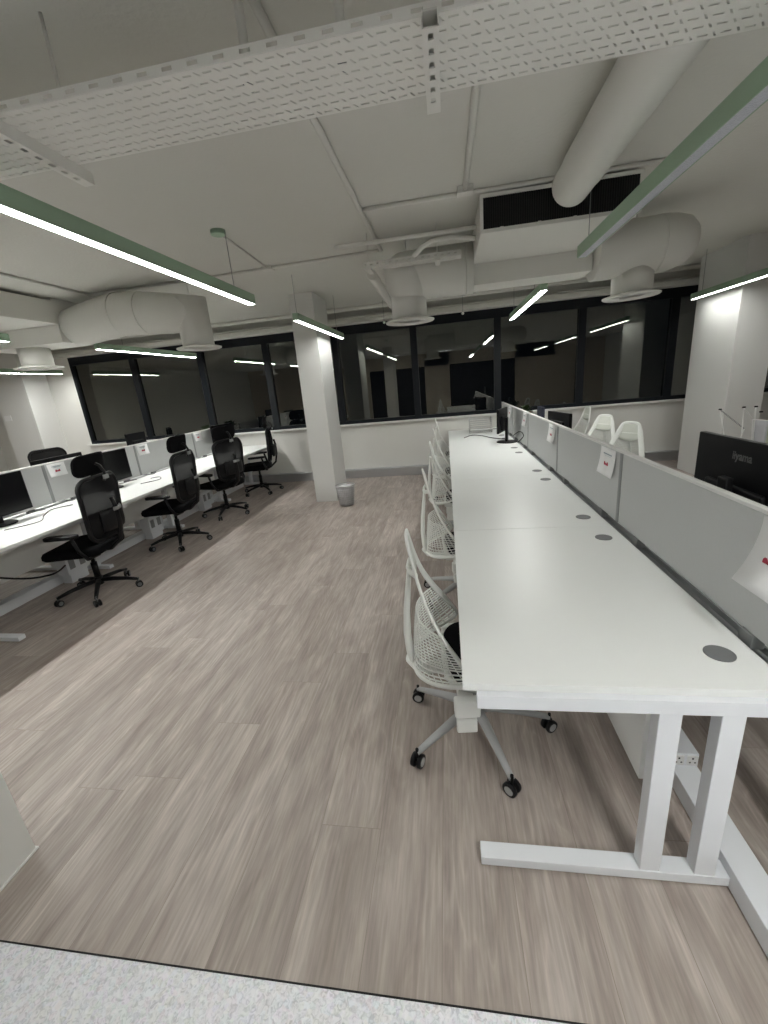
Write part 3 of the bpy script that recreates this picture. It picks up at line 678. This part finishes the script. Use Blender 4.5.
def black_chair(label, loc, rz):
    t = thing('mesh_office_chair', label, 'office chair', loc, rz, 'black mesh office chairs along the left desks')
    mb = MB()
    for k in range(5):
        a = .77+2*PI*k/5; d = Vector((math.cos(a), math.sin(a), 0))
        mb.sweep([d*.02+Vector((0, 0, .125)), d*.12+Vector((0, 0, .118)), d*.24+Vector((0, 0, .10)), d*.33+Vector((0, 0, .078))], [.024, .022, .018, .014], [.02, .019, .016, .012], n=10)
    mb.cyl((0, 0, .085), (0, 0, .16), .034, 18); mb.build('star_base', 'black', t)
    casters(t, .325, 'greyplast', a0=.77, r=.03)
    mb = MB(); mb.cyl((0, 0, .16), (0, 0, .30), .026, 16); mb.cyl((0, 0, .30), (0, 0, .40), .016, 16); mb.build('gas_lift', 'black', t)
    mb = MB(); mb.box(-.11, .10, -.08, .08, .385, .425); mb.build('tilt_mechanism', 'black', t, bevel=.01)
    MB().sweep([(0, -.08, .40), (.02, -.20, .395), (.03, -.26, .39)], .006, n=8).build('lever', 'black', t)
    # seat pad: rounded, waterfall front
    mb = MB(); prof = rr(.25, .25, .09, 6); vs = []; n = len(prof)
    rings = [(.93, .425), (1.0, .445), (1.0, .475), (.95, .498), (.7, .505)]
    for s_, z in rings:
        for a, b in prof: vs.append((a*s_+.03, b*s_, z-(max(0, a-.1)**2)*.9))
    fs = [(i*n+k, i*n+(k+1) % n, (i+1)*n+(k+1) % n, (i+1)*n+k) for i in range(len(rings)-1) for k in range(n)]
    fs += [tuple(range(n))[::-1], tuple((len(rings)-1)*n+k for k in range(n))]
    mb.add(vs, fs, True); mb.build('seat', 'blackfab', t)
    # backrest frame (rounded ring, curved) and mesh
    def bp(y, z):  # back surface, z from 0 (bottom .60) to 1
        zz = .535+z*.535; x = -.235-.05*math.sin(z*PI*.9)-.03*z+.055*(y/.24)**2
        return Vector((x, y, zz))
    ring = []
    for a, b in rr(.25, .26, .10, 8):
        z = (b+.26)/.52; ring.append(bp(a*(.88+.14*math.sin(min(1, z*1.2)*PI/2)), z))
    mb = MB(); mb.sweep(ring, .017, .020, ref=(1, 0, 0), closed=True, n=10); mb.build('backrest_frame', 'black', t)
    mb = MB(); nu, nv = 12, 14; vs = []
    for i in range(nv+1):
        z = i/nv; zc = abs(z-.5)*2; wz = .247*(.86+.14*math.sin(min(1, z*1.2)*PI/2)); 
        if zc > .62: wz *= 1-.45*(1-math.sqrt(max(0, 1-((zc-.62)/.38)**2)))
        for j in range(nu+1): vs.append(bp(-wz+2*wz*j/nu, z))
    mb.add(vs, [(i*(nu+1)+j, i*(nu+1)+j+1, (i+1)*(nu+1)+j+1, (i+1)*(nu+1)+j) for i in range(nv) for j in range(nu)], True)
    mb.build('backrest_mesh', 'mesh', t)
    # spine, lumbar, headrest
    MB().sweep([(-.06, 0, .41), (-.20, 0, .42), (-.30, 0, .50), (-.335, 0, .64), (-.335, 0, .80), (-.32, 0, .88)], [.035, .035, .035, .03, .022, .02], [.016]*6, ref=(1, 0, .3), n=10).build('spine', 'black', t)
    mb = MB(); vs = []
    pts = [(-.325+.10*(k/8-.5)**2*4*.45, -.15+.30*k/8, .70) for k in range(9)]
    mb.sweep(pts, .014, .095, ref=(0, 0, 1), n=10); mb.build('lumbar_support', 'black', t)
    MB().sweep([(-.348, -.055, .785), (-.352, 0, .782), (-.348, .055, .785)], .004, .016, ref=(0, 0, 1), n=8).build('lumbar_clip', 'midgrey', t)
    MB().sweep([(-.305, 0, 1.03), (-.325, 0, 1.10), (-.30, 0, 1.16), (-.27, 0, 1.18)], .016, .010, ref=(1, 0, 0), n=8).build('headrest_stem', 'black', t)
    MB().box(-.335, -.318, -.03, .03, 1.045, 1.08).build('stem_clip', 'midgrey', t, bevel=.003)
    mb = MB(); vs = []; prof = rr(.200, .088, .065, 6); n = len(prof)
    lay = [(-.03, .82), (-.022, 1), (.0, 1), (.012, .85)]
    for dx, s_ in lay:
        for a, b in prof: vs.append((-.235+dx+.9*(a*a)-b*.15, a*s_, 1.175+b*s_))
    fs = [(i*n+k, i*n+(k+1) % n, (i+1)*n+(k+1) % n, (i+1)*n+k) for i in range(3) for k in range(n)]+[tuple(range(n))[::-1], tuple(3*n+k for k in range(n))]
    mb.add(vs, fs, True); mb.build('headrest', 'blackfab', t)
    for s_ in (-1, 1):
        mb = MB(); mb.sweep([(-.14, s_*.10, .405), (-.15, s_*.25, .42), (-.13, s_*.295, .50), (-.10, s_*.30, .62)], [.022, .022, .022, .018], [.014]*4, n=10)
        ar = mb.build('armrest', 'black', t)
        mb = MB(); mb.prism([(a*1.0-.02, s_*.295+b) for a, b in rr(.135, .042, .038, 5)], .625, .655); mb.build('arm_pad', 'black', ar, bevel=.008)
    return t
bc = black_chair('black mesh chair with headrest nearest the viewer at the left desks', (-3.21, 3.06, 0), math.radians(190))
dup(bc, (-3.20, 4.28, 0), math.radians(187), 'black mesh chair with headrest, second along the left desks')
dup(bc, (-3.20, 5.42, 0), math.radians(163), 'black mesh chair, third along the left desks, with an armrest over the desk')
dup(bc, (-3.22, 6.68, 0), math.radians(200), 'black mesh chair farthest along the left desks, turned sideways')
oc = dup(bc, (-6.25, 5.85, 0), math.radians(-25), 'black chair beyond the left screens, its top showing before the pale wall')
for ch in kids(oc):
    if ch.name.split('.')[0] in ('headrest', 'headrest_stem', 'stem_clip'): bpy.data.objects.remove(ch)

# ------------------------------------------------------------------ white web-back chair (faces +x)
def white_chair(label, loc, rz, group, lip=.655):
    t = thing('web_back_chair', label, 'office chair', loc, rz, group)
    mb = MB()
    for k in range(5):
        a = A0W+2*PI*k/5; d = Vector((math.cos(a), math.sin(a), 0))
        mb.sweep([d*.02+Vector((0, 0, .135)), d*.10+Vector((0, 0, .130)), d*.21+Vector((0, 0, .105)), d*.335+Vector((0, 0, .072))], [.026, .023, .018, .013], [.022, .02, .016, .011], n=10)
    mb.cyl((0, 0, .10), (0, 0, .17), .036, 18); mb.build('star_base', 'chairgrey', t)
    casters(t, .335, 'chairgrey', a0=A0W, r=.03)
    mb = MB(); mb.cyl((0, 0, .17), (0, 0, .28), .027, 16); mb.cyl((0, 0, .28), (0, 0, .37), .017, 16); mb.build('gas_lift', 'chairgrey', t)
    mb = MB(); mb.box(-.14, .10, -.085, .085, .345, .40); mb.build('tilt_mechanism', 'chairwhite', t, bevel=.015)
    mb = MB(); prof = rr(.205, .215, .10, 6); n = len(prof); vs = []
    rings = [(.90, .41), (1.0, .425), (1.0, .445), (.96, .46), (.7, .467)]
    for s_, z in rings:
        for a, b in prof: vs.append((a*s_+.085, b*s_, z-(max(0, a-.1)**2)*.8))
    fs = [(i*n+k, i*n+(k+1) % n, (i+1)*n+(k+1) % n, (i+1)*n+k) for i in range(len(rings)-1) for k in range(n)]+[tuple(range(n))[::-1], tuple((len(rings)-1)*n+k for k in range(n))]
    mb.add(vs, fs, True); mb.build('seat', 'blackfab', t)
    mb = MB(); mb.sweep([(a*1.03+.085, b*1.03, .415-(max(0, a-.1)**2)*.8) for a, b in prof], .012, .010, closed=True, n=8); mb.build('seat_rim', 'chairwhite', t)
    # side edge of the back: (z, half width, x at the edge), wraps forward towards the seat at the bottom
    key = [(.405, .0, -.272), (.408, .10, -.252), (.418, .175, -.195), (.440, .228, -.105), (.480, .250, -.040), (.56, .246, -.085), (.66, .215, -.150), (.76, .172, -.198), (.86, .130, -.228), (.94, .105, -.245), (.985, .086, -.254), (1.0, .05, -.258), (1.003, .0, -.260)]
    half = []
    for i in range(len(key)-1):
        a, b, c, d = [Vector(key[max(0, min(len(key)-1, i+q))]) for q in (-1, 0, 1, 2)]
        for k in range(4):
            u = k/4; half.append(.5*((2*b)+(c-a)*u+(2*a-5*b+4*c-d)*u*u+(3*b-a-3*c+d)*u**3))
    half.append(Vector(key[-1]))
    R = [Vector((h.z, h.y, h.x)) for h in half]; Lf = [Vector((h.z, -h.y, h.x)) for h in half[1:-1]][::-1]
    ring = R+Lf
    def wid(v): return .010+.020*max(0, min(1, (v.z-.46)/.12))*max(0, min(1, (1.0-v.z)/.12+.2))
    mb = MB(); mb.sweep(ring, [wid(v) for v in ring], [.007]*len(ring), ref=(1, 0, 0), closed=True, n=10); mb.build('back_frame', 'chairwhite', t)
    sidep = [h for h in half if h.x >= .479 or h.y >= .2485]
    def edge(z):     # half width and x of the side edge at height z
        L2 = [h for h in half[16:]]
        for i in range(len(L2)-1):
            if L2[i].x <= z <= L2[i+1].x:
                u = (z-L2[i].x)/max(1e-6, L2[i+1].x-L2[i].x); return L2[i].y+(L2[i+1].y-L2[i].y)*u, L2[i].z+(L2[i+1].z-L2[i].z)*u
        return .05, -.26
    low = [h for h in half[:17]]
    def lowpt(u):    # lower rim, u 0 centre .. 1 side corner
        f = abs(u)*16; i = min(15, int(f)); p = low[i]+(low[i+1]-low[i])*(f-i); return Vector((p.z, math.copysign(p.y, u), p.x))
    def surf(u, v, zt=lip):
        a = lowpt(u); z1 = zt-.055*(1-abs(u))**1.5*0
        # each strand climbs from the rim to the upper lip
        w_, x_ = edge(.48+(zt-.48)*v)
        side = Vector((x_, math.copysign(w_, u) if u else 0, .48+(zt-.48)*v))
        rim = a
        zc = rim.z+(zt-rim.z)*v
        w2, x2 = edge(max(.48, zc)); cx2 = -.262-.006*math.sin(PI*v)+.022*v
        y2 = u*(w2 if v > 0 else abs(rim.y)/max(.001, abs(u)) if u else 0)
        xx = cx2+(x2-cx2)*abs(u)**2.2
        p = Vector((xx, u*w2, zc)); k = min(1, v*4)
        return rim*(1-k)+p*k
    mb = MB(); NU = 25
    for i in range(NU):
        u = -1+2*(i+.5)/NU; mb.sweep([surf(u, v/16) for v in range(17)], .0036, .0022, ref=(1, 0, 0), n=5)
    NV = 17 if lip < .8 else 30
    for j in range(1, NV+1):
        v = (j/NV)**1.1; mb.sweep([surf(-1+2*k/20, v) for k in range(21)], .0050 if j < 6 or j == NV else .0036, .0022, ref=(0, 0, 1), n=5)
    mb.build('back_web', 'chairwhite', t)
    # top skin between the arms
    mb = MB(); vs = []
    for i in range(9):
        z = .845+.15*i/8; w_, x_ = edge(min(z, .998))
        for j in range(9):
            u = -1+2*j/8; vs.append((x_-.006*(1-u*u), u*w_*.97, z-(.03*(1-u*u) if i == 0 else .015*(1-u*u) if i == 1 else 0)))
    mb.add(vs, [(i*9+j, i*9+j+1, (i+1)*9+j+1, (i+1)*9+j) for i in range(8) for j in range(8)], True)
    mb.build('back_top_panel', 'skin', t).modifiers.new('s', 'SOLIDIFY').thickness = .003
    MB().sweep([(-.272, 0, .41), (-.280, 0, .46), (-.286, 0, .55), (-.281, 0, .66), (-.266, 0, .78), (-.256, 0, .865)], [.026, .027, .025, .020, .016, .014], [.018, .018, .017, .014, .012, .010], ref=(1, 0, 0), n=12).build('back_stem', 'chairwhite', t)
    MB().sweep([(-.232, -.122, .88), (-.254, -.06, .868), (-.262, 0, .862), (-.254, .06, .868), (-.232, .122, .88)], .013, .009, ref=(1, 0, 0), n=10).build('back_crossbar', 'chairwhite', t)
    # support tower
    MB().sweep([(-.10, 0, .37), (-.20, 0, .365), (-.265, 0, .38), (-.295, 0, .42)], [.05, .045, .035, .03], [.014, .014, .012, .01], ref=(.3, 0, 1), n=10).build('tower', 'chairwhite', t)
    for s_ in (-1, 1):
        mb = MB(); mb.box(-.12, -.02, s_*.26-.022, s_*.26+.022, .335, .41); mb.box(-.10, -.04, s_*.26-.10 if s_ > 0 else s_*.26+.02, s_*.26-.02 if s_ > 0 else s_*.26+.10, .36, .40)
        br = mb.build('arm_bracket', 'chairwhite', t, bevel=.008)
        mb = MB(); mb.box(-.115, -.035, s_*.275-.012, s_*.275+.012, .27, .335); mb.build('bracket_tab', 'chairwhite', br, bevel=.006)
    return t
A0W = math.radians(75-6)
wc = white_chair('white web-back chair tucked under the near end of the right desks', (.072, 1.62, 0), math.radians(6), 'white web-back chairs along the aisle side of the right desks')
for y, rz, l in ((2.90, 8, 'second from the viewer at the right desks'), (4.22, 0, 'third from the viewer at the right desks'), (5.45, 5, 'fourth from the viewer at the right desks'), (6.80, 5, 'farthest at the right desks, by the window wall')):
    dup(wc, (.075, y, 0), math.radians(rz), 'white web-back chair, '+l)
wc2 = white_chair('white web-back chair beyond the screens, seen edge-on next to the small black monitor', (1.86, 6.85, 0), math.radians(185), 'white web-back chairs beyond the right desk screens', .90)
dup(wc2, (1.70, 5.42, 0), math.radians(212), 'white web-back chair with its wide back showing above the notice screen')
dup(wc2, (1.66, 4.55, 0), math.radians(214), 'white web-back chair beyond the screens, closest to the right pillar')

# ------------------------------------------------------------------ folding rod frame at right edge
t = thing('folding_rod_frame', 'folding white metal rod frame with black caps and cloth behind the large monitor', 'display frame', (3.0, 4.72, 0))
nodes = {'a': (0, .52, 1.002), 'b': (.01, .10, .84), 'c': (0, .14, 1.05), 'd': (.01, -.016, 1.065), 'e': (.02, -.08, 1.018), 'f': (.01, 0, .945), 'g': (.02, -.46, .96)}
def nd(k): return Vector(nodes[k])
mb = MB(); lo_ = [Vector((.02, .42, 0)), Vector((.02, .06, 0)), Vector((.03, -.10, 0)), Vector((.04, -.46, 0))]
for a, b in (('a', lo_[1]), ('b', lo_[0]), ('c', lo_[1]), ('d', lo_[2]), ('f', lo_[2]), ('g', lo_[3]), ('f', 'g'), ('c', 'f'), ('d', 'f')):
    mb.cyl(nd(a), nd(b) if isinstance(b, str) else b, .0045, 8)
mb.build('rod', 'trim', t)
mb = MB(); a, b = nd('a'), nd('b'); pts = []
for k in range(161):
    u = k/160; p = a+(b-a)*u; pts.append(p+Vector((math.sin(u*60*2), 0, math.cos(u*60*2)))*.006)
mb.sweep(pts, .0025, n=5); mb.build('spring', 'greyplast', t)
mb = MB()
for k in 'acde':
    p = nd(k); mb.lathe([(.014, 0), (.018, .006), (.012, .014)], tuple(p), 10)
mb.build('end_cap', 'black', t)
for nm, x0, x1, y0, y1, m in (('cloth', .03, .04, -.01, -.18, 'silver'), ('cloth', .04, .05, -.18, -.46, 'cloth')):
    mb = MB(); vs = []
    for i in range(9):
        for j in range(9):
            u, v = i/8, j/8; vs.append((x0+(x1-x0)*u, y0+(y1-y0)*u+.012*math.sin(u*9+v*2), .95-.55*v))
    mb.add(vs, [(i*9+j, i*9+j+1, (i+1)*9+j+1, (i+1)*9+j) for i in range(8) for j in range(8)], True)
    mb.build(nm, m, t).modifiers.new('s', 'SOLIDIFY').thickness = .004

# ------------------------------------------------------------------ world and view
w = bpy.data.worlds.new('world'); bpy.context.scene.world = w; w.use_nodes = True
w.node_tree.nodes['Background'].inputs[0].default_value = (.25, .3, .4, 1); w.node_tree.nodes['Background'].inputs[1].default_value = .012
sc = bpy.context.scene
sc.view_settings.view_transform = 'Standard'; sc.view_settings.look = 'None'; sc.view_settings.gamma = 1
sc.view_settings.use_curve_mapping = False; sc.view_settings.exposure = .22
sc.cycles.max_bounces = 10; sc.cycles.diffuse_bounces = 6; sc.cycles.glossy_bounces = 4; sc.cycles.transparent_max_bounces = 12
